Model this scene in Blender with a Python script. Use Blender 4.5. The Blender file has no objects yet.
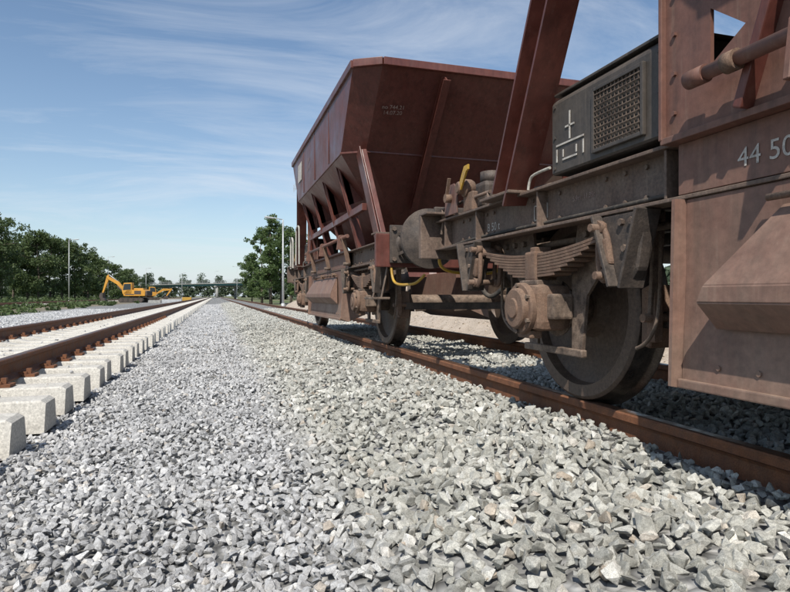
import bpy, bmesh, math, random
import numpy as np
from mathutils import Vector, Matrix
random.seed(7); rng=np.random.default_rng(7)
S=bpy.context.scene
S.view_settings.view_transform='Standard'; S.view_settings.look='None'; S.view_settings.exposure=0
COL=S.collection

# ---------------------------------------------------------------- materials
def nt_new(name):
    m=bpy.data.materials.new(name); m.use_nodes=True
    nt=m.node_tree; nt.nodes.clear()
    out=nt.nodes.new('ShaderNodeOutputMaterial'); b=nt.nodes.new('ShaderNodeBsdfPrincipled')
    nt.links.new(b.outputs[0],out.inputs[0]); return m,nt,b
def ramp(nt,stops):
    r=nt.nodes.new('ShaderNodeValToRGB'); e=r.color_ramp.elements
    while len(e)>1: e.remove(e[0])
    e[0].position=stops[0][0]; c=stops[0][1]; e[0].color=(*c,1) if not isinstance(c,(int,float)) else (c,c,c,1)
    for p,c in stops[1:]:
        n=e.new(p); n.color=(*c,1) if not isinstance(c,(int,float)) else (c,c,c,1)
    return r
def noise(nt,vec,scale,detail=6,rough=.6):
    n=nt.nodes.new('ShaderNodeTexNoise'); n.inputs['Scale'].default_value=scale
    n.inputs['Detail'].default_value=detail; n.inputs['Roughness'].default_value=rough
    nt.links.new(vec,n.inputs['Vector']); return n
def mix(nt,f,a,b,mode='MIX'):
    m=nt.nodes.new('ShaderNodeMix'); m.data_type='RGBA'; m.blend_type=mode
    for s,v in ((0,f),(6,a),(7,b)):
        if hasattr(v,'is_output'): nt.links.new(v,m.inputs[s])
        else: m.inputs[s].default_value=v if s==0 else (*v,1)
    return m.outputs[2]
def math_(nt,op,a,b=0.0,clamp=False):
    m=nt.nodes.new('ShaderNodeMath'); m.operation=op; m.use_clamp=clamp
    for i,v in enumerate((a,b)):
        if hasattr(v,'is_output'): nt.links.new(v,m.inputs[i])
        else: m.inputs[i].default_value=v
    return m.outputs[0]
def bump(nt,b,h,strength=.3,dist=.005,h2=None,d2=.03):
    n=nt.nodes.new('ShaderNodeBump'); n.inputs['Strength'].default_value=strength; n.inputs['Distance'].default_value=dist
    nt.links.new(h,n.inputs['Height'])
    if h2 is not None:
        k=nt.nodes.new('ShaderNodeBump'); k.inputs['Strength'].default_value=.5; k.inputs['Distance'].default_value=d2
        nt.links.new(h2,k.inputs['Height']); nt.links.new(k.outputs[0],n.inputs['Normal'])
    nt.links.new(n.outputs[0],b.inputs['Normal'])

def weathered(name,c1,c2,dust=(.3,.24,.18),dustamt=.5,rough=.6,metal=0,scale=4,streak=.5,bs=.25,lowdust=0,rust=0,dent=0,blotch=1.0,fine=1.0):
    m,nt,b=nt_new(name)
    g=nt.nodes.new('ShaderNodeNewGeometry'); P=g.outputs['Position']
    n1=noise(nt,P,scale,9,.65); n2=noise(nt,P,scale*14,6,.7)
    r=ramp(nt,[(.32,c1),(.68,c2)]); nt.links.new(n1.outputs[0],r.inputs[0])
    mp=nt.nodes.new('ShaderNodeMapping'); mp.inputs['Scale'].default_value=(9,9,.7); nt.links.new(P,mp.inputs[0])
    ns=noise(nt,mp.outputs[0],2.2,7,.7); rs=ramp(nt,[(.48,0.0),(.7,1.0)]); nt.links.new(ns.outputs[0],rs.inputs[0])
    c=mix(nt,math_(nt,'MULTIPLY',rs.outputs[0],streak*.8),r.outputs[0],tuple(x*.4 for x in c1))
    mp2=nt.nodes.new('ShaderNodeMapping'); mp2.inputs['Scale'].default_value=(22,22,1.1); mp2.inputs['Location'].default_value=(3,7,1); nt.links.new(P,mp2.inputs[0])
    ns2=noise(nt,mp2.outputs[0],1.6,6,.7); rs2=ramp(nt,[(.56,0.0),(.72,1.0)]); nt.links.new(ns2.outputs[0],rs2.inputs[0])
    c=mix(nt,math_(nt,'MULTIPLY',rs2.outputs[0],streak*.35),c,dust)
    if rust:
        nr=noise(nt,P,scale*3.1,10,.75); rr=ramp(nt,[(.58,0.0),(.63,1.0)]); nt.links.new(nr.outputs[0],rr.inputs[0])
        c=mix(nt,math_(nt,'MULTIPLY',rr.outputs[0],rust),c,(.15,.06,.027))
    sx=nt.nodes.new('ShaderNodeSeparateXYZ'); nt.links.new(g.outputs['Normal'],sx.inputs[0])
    up=nt.nodes.new('ShaderNodeMapRange'); nt.links.new(sx.outputs[2],up.inputs[0])
    up.inputs[1].default_value=-.6; up.inputs[2].default_value=1; up.inputs[3].default_value=.12; up.inputs[4].default_value=1.2
    nd=noise(nt,P,scale*1.7,8,.7); rd=ramp(nt,[(.5-.12/blotch,.5-.45*min(1,blotch)),(.5+.12/blotch,.5+.5*min(1,blotch))]); nt.links.new(nd.outputs[0],rd.inputs[0])
    f=math_(nt,'MULTIPLY',math_(nt,'MULTIPLY',up.outputs[0],rd.outputs[0]),dustamt,True)
    if lowdust:
        sp=nt.nodes.new('ShaderNodeSeparateXYZ'); nt.links.new(P,sp.inputs[0])
        lo=nt.nodes.new('ShaderNodeMapRange'); nt.links.new(sp.outputs[2],lo.inputs[0])
        lo.inputs[1].default_value=1.2; lo.inputs[2].default_value=.3; lo.inputs[3].default_value=0; lo.inputs[4].default_value=lowdust
        f=math_(nt,'ADD',f,math_(nt,'MULTIPLY',lo.outputs[0],rd.outputs[0]),True)
    c=mix(nt,f,c,dust)
    rv=ramp(nt,[(.3,1-.38*fine),(.7,1+.3*fine)]); nt.links.new(n2.outputs[0],rv.inputs[0])
    c=mix(nt,1.0,c,rv.outputs[0],'MULTIPLY')
    nt.links.new(c,b.inputs['Base Color'])
    b.inputs['Metallic'].default_value=metal
    rr=ramp(nt,[(.3,max(rough-.15,.1)),(.7,min(rough+.2,1))]); nt.links.new(n1.outputs[0],rr.inputs[0]); nt.links.new(rr.outputs[0],b.inputs['Roughness'])
    if dent:
        n4=noise(nt,P,2.2,2,.4); bump(nt,b,n2.outputs[0],bs,.004,n4.outputs[0],dent)
    else: bump(nt,b,n2.outputs[0],bs,.004)
    return m
RED=weathered('oxide_red_paint',(.105,.030,.022),(.135,.040,.029),dust=(.21,.13,.10),dustamt=.22,rough=.4,scale=1.6,streak=.75,rust=.12,dent=.08,blotch=.5,fine=.45,bs=.12)
REDL=weathered('oxide_red_paint_dusty',(.115,.043,.031),(.155,.062,.044),dust=(.30,.215,.16),dustamt=.5,rough=.6,scale=2.2,lowdust=.75,rust=.2,streak=.85,dent=.05,blotch=.5,fine=.6,bs=.2)
GEAR=weathered('running_gear_grime',(.055,.038,.029),(.12,.083,.06),dust=(.32,.235,.175),dustamt=.7,rough=.75,scale=9,bs=.7,lowdust=.3,rust=.3)
GEARR=weathered('rusty_steel',(.095,.054,.036),(.19,.108,.07),dust=(.34,.245,.175),dustamt=.6,rough=.8,scale=11,bs=.7,blotch=.7)
DARK=weathered('dark_steel',(.025,.020,.018),(.06,.046,.038),dust=(.22,.165,.125),dustamt=.55,rough=.65,scale=7,bs=.5)
BLACK=weathered('dark_box_paint',(.032,.028,.025),(.052,.045,.039),dust=(.21,.165,.13),dustamt=.55,rough=.55,scale=3,streak=.9,blotch=.6,fine=.6)
SOLE=weathered('solebar_dusty',(.065,.042,.032),(.12,.076,.056),dust=(.31,.23,.175),dustamt=.7,rough=.7,scale=5,rust=.3,lowdust=.3,streak=.9,blotch=.7)
WHEEL=weathered('wheel_steel',(.055,.038,.029),(.12,.082,.06),dust=(.28,.20,.145),dustamt=.5,rough=.6,metal=.15,scale=4,streak=.3,bs=.35,blotch=.6)
TREAD=weathered('polished_tread',(.10,.085,.075),(.25,.21,.18),dustamt=.1,rough=.35,metal=.8,scale=9,bs=.1)
RAIL=weathered('rail_rust',(.12,.045,.020),(.24,.092,.038),dust=(.30,.17,.10),dustamt=.25,rough=.75,scale=12,streak=.5,bs=.5)
RAILTOP=weathered('rail_head',(.10,.05,.03),(.19,.10,.06),dustamt=.1,rough=.42,metal=.45,scale=12,streak=.1,bs=.1)
CONC=weathered('sleeper_concrete',(.54,.51,.45),(.68,.65,.58),dust=(.42,.39,.34),dustamt=.35,rough=.85,scale=5,streak=.15,bs=.4)
PIER=weathered('bridge_concrete',(.3,.3,.28),(.42,.41,.38),dustamt=.1,rough=.9,scale=.3,streak=.3)
TEAL=weathered('bridge_teal_paint',(.07,.19,.19),(.09,.24,.25),dustamt=.05,rough=.6,scale=.3,streak=.2)
YEL=weathered('yellow_paint',(.45,.25,.02),(.55,.33,.03),dust=(.28,.2,.12),dustamt=.5,rough=.5,scale=12,streak=.6,rust=.4)
ORA=weathered('excavator_orange',(.55,.25,.02),(.65,.32,.03),dust=(.35,.25,.15),dustamt=.3,rough=.5,scale=1.2,streak=.2)
GALV=weathered('galvanised_steel',(.42,.43,.43),(.55,.56,.56),dustamt=.05,rough=.5,metal=.3,scale=3,streak=.1)
WHITE=weathered('white_marking',(.46,.43,.38),(.64,.61,.55),dust=(.22,.15,.12),dustamt=.6,rough=.7,scale=16,streak=.8)
CHALK=weathered('faded_chalk',(.26,.17,.14),(.42,.33,.29),dust=(.15,.06,.045),dustamt=.8,rough=.8,scale=18,streak=.6)
HANDR=weathered('light_handrail',(.42,.40,.35),(.55,.53,.47),dustamt=.3,rough=.6,scale=8)
BARK=weathered('bark',(.06,.045,.03),(.12,.095,.07),dustamt=.0,rough=.9,scale=5)
def glassm():
    m,nt,b=nt_new('cab_glass'); b.inputs['Base Color'].default_value=(.02,.03,.035,1); b.inputs['Roughness'].default_value=.08; return m
GLASS=glassm()
RUBBER=weathered('rubber',(.012,.012,.012),(.03,.028,.026),dustamt=.3,rough=.8,scale=8)

def leafmat(name,dark,light):
    m,nt,b=nt_new(name); g=nt.nodes.new('ShaderNodeNewGeometry')
    n=noise(nt,g.outputs['Position'],.6,5,.6); n2=noise(nt,g.outputs['Position'],6,3,.6)
    a=math_(nt,'ADD',math_(nt,'MULTIPLY',n.outputs[0],.6),math_(nt,'MULTIPLY',n2.outputs[0],.4))
    r=ramp(nt,[(.38,dark),(.62,light)]); nt.links.new(a,r.inputs[0]); nt.links.new(r.outputs[0],b.inputs['Base Color'])
    b.inputs['Roughness'].default_value=.6
    out=[x for x in nt.nodes if x.type=='OUTPUT_MATERIAL'][0]
    t=nt.nodes.new('ShaderNodeBsdfTranslucent'); nt.links.new(r.outputs[0],t.inputs[0])
    ms=nt.nodes.new('ShaderNodeMixShader'); ms.inputs[0].default_value=.35
    nt.links.new(b.outputs[0],ms.inputs[1]); nt.links.new(t.outputs[0],ms.inputs[2]); nt.links.new(ms.outputs[0],out.inputs[0])
    return m
LEAF=leafmat('foliage',(.045,.075,.025),(.12,.165,.055))
LEAF2=leafmat('foliage_birch',(.06,.10,.03),(.13,.19,.06))
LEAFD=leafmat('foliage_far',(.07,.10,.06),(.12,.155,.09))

def rockmat():
    m,nt,b=nt_new('granite_ballast')
    oi=nt.nodes.new('ShaderNodeObjectInfo'); g=nt.nodes.new('ShaderNodeNewGeometry')
    rA=ramp(nt,[(0,(.30,.298,.295)),(.2,(.40,.398,.392)),(.55,(.47,.467,.46)),(.86,(.55,.545,.535)),(.95,(.68,.67,.64)),(1,(.44,.39,.33))])
    rB=ramp(nt,[(0,(.28,.275,.24)),(.2,(.36,.352,.31)),(.55,(.44,.43,.38)),(.86,(.52,.51,.455)),(.94,(.66,.64,.58)),(1,(.42,.35,.27))])
    for r in (rA,rB): nt.links.new(oi.outputs['Random'],r.inputs[0])
    sp=nt.nodes.new('ShaderNodeSeparateXYZ'); nt.links.new(g.outputs['Position'],sp.inputs[0])
    mr=nt.nodes.new('ShaderNodeMapRange'); nt.links.new(sp.outputs[0],mr.inputs[0]); mr.inputs[1].default_value=.3; mr.inputs[2].default_value=.6
    c=mix(nt,mr.outputs[0],rA.outputs[0],rB.outputs[0])
    # warm gravel colour on the heap beyond the wagons
    mr2=nt.nodes.new('ShaderNodeMapRange'); nt.links.new(sp.outputs[0],mr2.inputs[0]); mr2.inputs[1].default_value=4.8; mr2.inputs[2].default_value=5.2
    c=mix(nt,math_(nt,'MULTIPLY',mr2.outputs[0],.7),c,(.46,.37,.28))
    n=noise(nt,g.outputs['Position'],60,6,.75); rn=ramp(nt,[(.3,.55),(.5,1.0),(.72,1.35)]); nt.links.new(n.outputs[0],rn.inputs[0])
    c=mix(nt,1.0,c,rn.outputs[0],'MULTIPLY')
    n3=noise(nt,g.outputs['Position'],420,3,.7); r3=ramp(nt,[(.35,.68),(.65,1.22)]); nt.links.new(n3.outputs[0],r3.inputs[0])
    c=mix(nt,1.0,c,r3.outputs[0],'MULTIPLY')
    n5=noise(nt,g.outputs['Position'],1.3,4,.6); r5=ramp(nt,[(.35,.86),(.65,1.1)]); nt.links.new(n5.outputs[0],r5.inputs[0])
    c=mix(nt,1.0,c,r5.outputs[0],'MULTIPLY')
    nt.links.new(c,b.inputs['Base Color']); b.inputs['Roughness'].default_value=.85
    bump(nt,b,n.outputs[0],.7,.007)
    return m
ROCK=rockmat()
def bedmat():
    m,nt,b=nt_new('ballast_bed')
    g=nt.nodes.new('ShaderNodeNewGeometry'); P=g.outputs['Position']
    v=nt.nodes.new('ShaderNodeTexVoronoi'); v.inputs['Scale'].default_value=22; nt.links.new(P,v.inputs['Vector'])
    bw=nt.nodes.new('ShaderNodeRGBToBW'); nt.links.new(v.outputs['Color'],bw.inputs[0])
    r=ramp(nt,[(.2,(.20,.20,.192)),(.5,(.35,.345,.33)),(.85,(.50,.49,.465))]); nt.links.new(bw.outputs[0],r.inputs[0])
    rd=ramp(nt,[(.25,1.0),(.65,.4)]); nt.links.new(v.outputs['Distance'],rd.inputs[0])
    c=mix(nt,1.0,r.outputs[0],rd.outputs[0],'MULTIPLY')
    sp=nt.nodes.new('ShaderNodeSeparateXYZ'); nt.links.new(P,sp.inputs[0])
    n=noise(nt,P,.5,8,.7)
    xx=math_(nt,'ADD',sp.outputs[0],math_(nt,'MULTIPLY',n.outputs[0],5.0))
    mr=nt.nodes.new('ShaderNodeMapRange'); nt.links.new(xx,mr.inputs[0]); mr.inputs[1].default_value=-7.2; mr.inputs[2].default_value=-8.2
    nn=noise(nt,P,1.4,8,.7); rc_=ramp(nt,[(.38,(.085,.10,.04)),(.5,(.20,.16,.11)),(.62,(.33,.27,.20))]); nt.links.new(nn.outputs[0],rc_.inputs[0])
    c=mix(nt,mr.outputs[0],c,rc_.outputs[0])
    nt.links.new(c,b.inputs['Base Color']); b.inputs['Roughness'].default_value=.95
    inv=math_(nt,'SUBTRACT',1.0,v.outputs['Distance']); bump(nt,b,inv,.8,.03)
    return m
BED=bedmat()
def groundmat():
    m,nt,b=nt_new('ground_grass_soil')
    g=nt.nodes.new('ShaderNodeNewGeometry'); P=g.outputs['Position']
    n=noise(nt,P,.12,8,.65); n2=noise(nt,P,2.5,8,.7)
    r=ramp(nt,[(.40,(.085,.12,.035)),(.50,(.12,.14,.05)),(.60,(.27,.22,.15))]); nt.links.new(n.outputs[0],r.inputs[0])
    rv=ramp(nt,[(.3,.6),(.7,1.3)]); nt.links.new(n2.outputs[0],rv.inputs[0])
    c=mix(nt,1.0,r.outputs[0],rv.outputs[0],'MULTIPLY'); nt.links.new(c,b.inputs['Base Color']); b.inputs['Roughness'].default_value=1
    bump(nt,b,n2.outputs[0],.6,.1); return m
GROUND=groundmat()
SAND=weathered('sand_gravel',(.34,.27,.20),(.48,.40,.32),dust=(.46,.40,.33),dustamt=.2,rough=.95,scale=3,streak=0,bs=1.0)

# ---------------------------------------------------------------- geometry helpers
def link(o,parent=None):
    COL.objects.link(o)
    if parent is not None: o.parent=parent
    return o
def empty(name,loc=(0,0,0)):
    o=bpy.data.objects.new(name,None); o.location=loc; o.empty_display_size=.2; COL.objects.link(o); return o
def from_bm(name,bm,mat,parent=None,smooth=False):
    me=bpy.data.meshes.new(name); bmesh.ops.recalc_face_normals(bm,faces=bm.faces); bm.to_mesh(me); bm.free()
    me.materials.append(mat)
    if smooth:
        for p in me.polygons: p.use_smooth=True
    return link(bpy.data.objects.new(name,me),parent)
def box(par,name,c,s,mat,rot=None,bev=.006):
    bm=bmesh.new(); bmesh.ops.create_cube(bm,size=1)
    for v in bm.verts: v.co=Vector((v.co.x*s[0],v.co.y*s[1],v.co.z*s[2]))
    b=min(bev,min(s)*.25)
    if b>0: bmesh.ops.bevel(bm,geom=bm.edges[:],offset=b,segments=2,affect='EDGES',profile=.6)
    M=Matrix.Translation(c)
    if rot is not None: M=M@rot.to_4x4()
    bm.transform(M); return from_bm(name,bm,mat,par)
def frame(p,q,up=(0,0,1)):
    p=Vector(p);q=Vector(q); y=(q-p).normalized(); u=Vector(up)
    if abs(y.dot(u))>.99: u=Vector((1,0,0))
    x=y.cross(u).normalized(); z=x.cross(y)
    return Matrix((x,y,z)).transposed()
def beam(par,name,p,q,w,h,mat,up=(0,0,1),bev=.005):
    p=Vector(p);q=Vector(q); return box(par,name,(p+q)/2,(w,(q-p).length,h),mat,frame(p,q,up),bev)
def ibeam(par,name,p,q,w,h,mat,up=(0,0,1),t=.012):
    p=Vector(p);q=Vector(q); R=frame(p,q,up); L=(q-p).length
    pts=[(-w/2,-h/2),(w/2,-h/2),(w/2,-h/2+t),(t/2,-h/2+t),(t/2,h/2-t),(w/2,h/2-t),(w/2,h/2),(-w/2,h/2),(-w/2,h/2-t),(-t/2,h/2-t),(-t/2,-h/2+t),(-w/2,-h/2+t)]
    bm=bmesh.new(); a=[bm.verts.new(p+R@Vector((x,0,z))) for x,z in pts]; b=[bm.verts.new(q+R@Vector((x,0,z))) for x,z in pts]
    n=len(pts)
    for i in range(n): bm.faces.new((a[i],a[(i+1)%n],b[(i+1)%n],b[i]))
    bm.faces.new(a); bm.faces.new(b[::-1]); return from_bm(name,bm,mat,par)
def rod(par,name,p,q,r,mat,seg=20,r2=None,bev=0):
    p=Vector(p);q=Vector(q); bm=bmesh.new()
    bmesh.ops.create_cone(bm,cap_ends=True,segments=seg,radius1=r,radius2=r if r2 is None else r2,depth=(q-p).length)
    if bev>0:
        es=[e for e in bm.edges if abs(e.verts[0].co.z-e.verts[1].co.z)<1e-6 ]
        bmesh.ops.bevel(bm,geom=es,offset=bev,segments=2,affect='EDGES')
    R=(q-p).to_track_quat('Z','Y').to_matrix().to_4x4(); bm.transform(Matrix.Translation((p+q)/2)@R)
    o=from_bm(name,bm,mat,par)
    for f in o.data.polygons: f.use_smooth=len(f.vertices)<=4
    return o
def prism(par,name,pts,ext,mat,bev=0):
    bm=bmesh.new(); e=Vector(ext); a=[bm.verts.new(Vector(p)) for p in pts]; b=[bm.verts.new(Vector(p)+e) for p in pts]; n=len(pts)
    bm.faces.new(a); bm.faces.new(b[::-1])
    for i in range(n): bm.faces.new((a[i],a[(i+1)%n],b[(i+1)%n],b[i]))
    if bev: bmesh.ops.bevel(bm,geom=bm.edges[:],offset=bev,segments=1,affect='EDGES')
    return from_bm(name,bm,mat,par)
def tube(par,name,pts,r,mat,cyc=False,smooth=True):
    c=bpy.data.curves.new(name,'CURVE'); c.dimensions='3D'; c.bevel_depth=r; c.bevel_resolution=3; c.resolution_u=8; c.use_fill_caps=True
    s=c.splines.new('NURBS' if smooth else 'POLY'); s.points.add(len(pts)-1)
    for i,p in enumerate(pts): s.points[i].co=(*p,1)
    if smooth: s.use_endpoint_u=True; s.order_u=3
    s.use_cyclic_u=cyc; c.materials.append(mat); return link(bpy.data.objects.new(name,c),par)
def lathe(par,name,prof,origin,axis,mat,seg=64,mats=None,mfun=None):
    ax=Vector(axis).normalized(); u=ax.orthogonal().normalized(); w=ax.cross(u); O=Vector(origin); bm=bmesh.new(); rings=[]
    for t,r in prof:
        if r<1e-6: rings.append([bm.verts.new(O+ax*t)])
        else: rings.append([bm.verts.new(O+ax*t+(u*math.cos(2*math.pi*k/seg)+w*math.sin(2*math.pi*k/seg))*r) for k in range(seg)])
    for i in range(len(rings)-1):
        A,B=rings[i],rings[i+1]
        for k in range(seg):
            k2=(k+1)%seg
            if len(A)==1: f=bm.faces.new((A[0],B[k],B[k2]))
            elif len(B)==1: f=bm.faces.new((A[k],A[k2],B[0]))
            else: f=bm.faces.new((A[k],A[k2],B[k2],B[k]))
            f.smooth=True
            if mfun: f.material_index=mfun(i)
    o=from_bm(name,bm,mat,par)
    if mats:
        for x in mats: o.data.materials.append(x)
    md=o.modifiers.new('es','EDGE_SPLIT'); md.split_angle=math.radians(28)
    return o
def text(par,name,body,loc,size,R,mat):
    c=bpy.data.curves.new(name,'FONT'); c.body=body; c.size=size; c.materials.append(mat)
    o=link(bpy.data.objects.new(name,c),par); o.matrix_local=Matrix.Translation(loc)@R.to_4x4(); return o
RSIDE=Matrix(((0,0,-1),(-1,0,0),(0,1,0)))
def bolts(par,name,pts,ax,r,mat,L=.018):
    bm=bmesh.new(); ax=Vector(ax)
    R=ax.to_track_quat('Z','Y').to_matrix().to_4x4()
    for p in pts:
        res=bmesh.ops.create_cone(bm,cap_ends=True,segments=6,radius1=r,radius2=r*.95,depth=L)
        bmesh.ops.transform(bm,matrix=Matrix.Translation(Vector(p))@R,verts=res['verts'])
    return from_bm(name,bm,mat,par)

# ---------------------------------------------------------------- wagon
def wagon(offset,kind):
    W=empty('hopper_wagon',offset)
    def ring(a,y0,y1,cx,cy,z):
        return [(-a,y0+cy,z),(-a+cx,y0,z),(a-cx,y0,z),(a,y0+cy,z),(a,y1-cy,z),(a-cx,y1,z),(-a+cx,y1,z),(-a,y1-cy,z)]
    rings=[ring(1.34,-1.02,3.57,.24,.14,2.61),ring(1.33,-.43,2.98,.22,.14,1.95),ring(.60,.30,2.25,.10,.06,1.12),ring(.60,.45,2.1,.1,.06,.8)]
    bm=bmesh.new(); V=[[bm.verts.new(p) for p in r] for r in rings]
    for a,b in zip(V,V[1:]):
        for i in range(8): bm.faces.new((a[i],a[(i+1)%8],b[(i+1)%8],b[i]))
    o=from_bm('hopper_body',bm,RED,W); sd=o.modifiers.new('t','SOLIDIFY'); sd.thickness=.012; sd.offset=0
    T=rings[0]
    for i in range(8):
        p=Vector(T[i]);q=Vector(T[(i+1)%8]); beam(W,'top_rim_%d'%i,p+Vector((0,0,.01)),q+Vector((0,0,.01)),.055,.07,RED)
    M2=rings[1]
    for i in range(8):
        p=Vector(M2[i]);q=Vector(M2[(i+1)%8]); beam(W,'crease_weld_%d'%i,p,q,.024,.024,RED)
    for s in (-1,1):
        for yy in (.35,1.3,2.25): box(W,'side_seam',(s*1.343,yy,2.28),(.008,.03,.60),RED,bev=.002)
        n=.045
        ibeam(W,'end_rib',(s*.5,-.99-n,2.57-n),(s*.5,-.02-n,1.47-n),.07,.08,RED,up=(0,-.75,-.65))
        ibeam(W,'end_rib',(s*.5,3.54+n,2.57-n),(s*.5,2.57+n,1.47-n),.07,.08,RED,up=(0,.75,-.65))
        beam(W,'corner_post',(s*1.15,-.46,1.93),(s*1.03,-.78,1.03),.05,.13,RED,up=(0,1,0))
        beam(W,'corner_post_flange',(s*1.19,-.44,1.95),(s*1.075,-.76,1.03),.012,.17,RED,up=(0,1,0))
        for k,y in enumerate((.15,1.0,1.85,2.7)):
            beam(W,'side_post_%d'%k,(s*1.285,y,1.95),(s*1.05,y,1.03),.09,.02,RED,up=(s,0,0))
            beam(W,'side_post_web_%d'%k,(s*1.255,y,1.93),(s*1.01,y,1.03),.012,.10,RED,up=(s,0,0))
            prism(W,'gusset_%d'%k,[(s*1.3,y-.006,1.93),(s*.98,y-.006,1.57),(s*1.16,y-.006,1.5)],(0,.012,0),RED)
        beam(W,'side_stringer',(s*1.13,-.45,1.4),(s*1.13,2.9,1.4),.05,.07,RED)
        R0=Vector((s*1.05,4.57,1.03)); R1=Vector((s*1.19,3.50,2.60))
        ibeam(W,'raking_strut',R0,R1,.15,.16,RED,up=(0,.84,.54),t=.014)
        beam(W,'raking_strut_foot',(s*1.05,4.44,1.048),(s*1.05,4.78,1.048),.16,.016,SOLE)
        # end gusset with triangular opening
        x=s*1.09; t=(-s*.014,0,0); G=3.40
        A=(x,G,1.04);B=(x,G,2.2);C=(x,2.75,2.2);D=(x,2.6,1.04)
        tri=[(x,3.215,1.225),(x,3.215,1.40),(x,3.09,1.30)]
        prism(W,'end_gusset_a',[A,B,tri[1],tri[0]],t,REDL)
        prism(W,'end_gusset_b',[B,C,tri[2],tri[1]],t,REDL)
        prism(W,'end_gusset_c',[C,D,tri[2]],t,REDL)
        prism(W,'end_gusset_d',[D,A,tri[0],tri[2]],t,REDL)
        beam(W,'end_gusset_flange',(s*1.055,G+.008,1.04),(s*1.055,G+.008,2.25),.11,.015,REDL,up=(0,1,0))
        beam(W,'gusset_stiffener',(s*1.112,3.08,1.05),(s*1.112,2.70,2.1),.03,.05,RED,up=(s,0,0))
        bolts(W,'gusset_rivets',[(s*1.094,G-.04,z) for z in np.arange(1.12,2.1,.13)],(1,0,0),.009,REDL,.012)
        rod(W,'door_shaft',(s*1.16,3.20,1.175),(s*1.16,.2,1.175),.021,REDL)
        rod(W,'door_shaft_end',(s*1.16,3.23,1.175),(s*1.16,3.16,1.175),.027,REDL,seg=16)
        rod(W,'door_shaft_collar',(s*1.16,3.09,1.175),(s*1.16,3.05,1.175),.030,GEARR)
        for yy in (2.85,1.7,.5):
            prism(W,'shaft_bearing',[(s*1.1,yy,1.045),(s*1.22,yy,1.045),(s*1.20,yy,1.20),(s*1.18,yy,1.215),(s*1.14,yy,1.215),(s*1.12,yy,1.20)],(0,.02,0),REDL,bev=.003)
            beam(W,'crank_arm',(s*1.16,yy-.08,1.175),(s*1.10,yy-.08,.88),.025,.05,GEARR,up=(s,0,0))
            rod(W,'crank_pin',(s*1.08,yy-.08,.88),(s*1.16,yy-.08,.88),.02,GEAR)
        y0,y1=-1.0,5.67
        box(W,'solebar_web',(s*.99,(y0+y1)/2,.94),(.012,y1-y0,.20),SOLE,bev=0)
        box(W,'solebar_top_flange',(s*1.02,(y0+y1)/2,1.034),(.085,y1-y0,.014),SOLE,bev=.003)
        box(W,'solebar_bottom_flange',(s*1.02,(y0+y1)/2,.846),(.085,y1-y0,.014),SOLE,bev=.003)
        box(W,'solebar_cover_plate',(s*1.052,2.0,.94),(.012,2.76,.168),REDL,bev=.002)
        box(W,'solebar_cover_lip',(s*1.062,2.0,1.036),(.09,2.82,.022),REDL,bev=.003)
        for yy in (-.85,-.7,3.45,4.3,5.0,5.5):
            box(W,'solebar_stiffener',(s*1.02,yy,.94),(.06,.012,.17),SOLE,bev=.002)
        bolts(W,'solebar_rivets',[(s*.999,yy,z) for yy in (3.5,3.6,3.72,3.84,4.18,4.30,4.42,4.86,4.95,5.2,5.3,-.6,-.5,-.3,-.2,.2,.3,.5) for z in (.885,1.0)],(1,0,0),.010,SOLE,.014)
        tube(W,'conduit',[(s*1.01,3.45,.875),(s*1.01,4.0,.872),(s*1.01,4.7,.876),(s*1.01,5.3,.872),(s*1.0,5.6,.85)],.009,RUBBER)
        for yw in (0,4.35):
            ya=yw
            nl=8
            bm=bmesh.new()
            for i in range(nl):
                half=.56-.052*i; seg=14; th=.0118
                vs=[]
                for k in range(seg+1):
                    u=-half+2*half*k/seg; zc=.725-.0145*i+.16*(u*u)
                    vs.append([bm.verts.new((s*.955,ya+u,zc)),bm.verts.new((s*1.05,ya+u,zc)),bm.verts.new((s*1.05,ya+u,zc-th)),bm.verts.new((s*.955,ya+u,zc-th))])
                for k in range(seg):
                    for j in range(4): bm.faces.new((vs[k][j],vs[k][(j+1)%4],vs[k+1][(j+1)%4],vs[k+1][j]))
                bm.faces.new(vs[0]); bm.faces.new(vs[-1][::-1])
            from_bm('leaf_spring',bm,GEARR,W)
            for d in (-1,1): rod(W,'spring_eye',(s*.95,ya+d*.565,.772),(s*1.055,ya+d*.565,.772),.026,GEARR)
            box(W,'spring_buckle',(s*1.0,ya,.665),(.125,.10,.145),GEARR,bev=.012)
            box(W,'spring_buckle_wedge',(s*1.0,ya,.745),(.09,.05,.03),GEARR,bev=.006)
            box(W,'spring_seat',(s*1.0,ya,.585),(.14,.17,.025),GEAR)
            box(W,'axlebox_body',(s*1.0,ya,.465),(.20,.25,.225),GEARR,bev=.045)
            box(W,'axlebox_wings',(s*.985,ya,.47),(.11,.35,.12),GEAR,bev=.012)
            box(W,'axlebox_lug',(s*1.06,ya,.335),(.07,.12,.04),GEARR,bev=.01)
            lathe(W,'axlebox_cover',[(0,.125),(.02,.125),(.028,.118),(.03,.10),(.05,.097),(.056,.09),(.058,.05),(.066,.045),(.066,0)],(s*1.095,ya,.46),(s,0,0),GEARR,seg=40)
            bolts(W,'axlebox_bolts',[(s*1.127,ya+.112*math.cos(t),.46+.112*math.sin(t)) for t in [math.pi/6+k*math.pi/3 for k in range(6)]],(1,0,0),.011,GEAR,.02)
            rod(W,'axlebox_rim',(s*.91,ya,.46),(s*.90,ya,.46),.14,GEAR)
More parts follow.
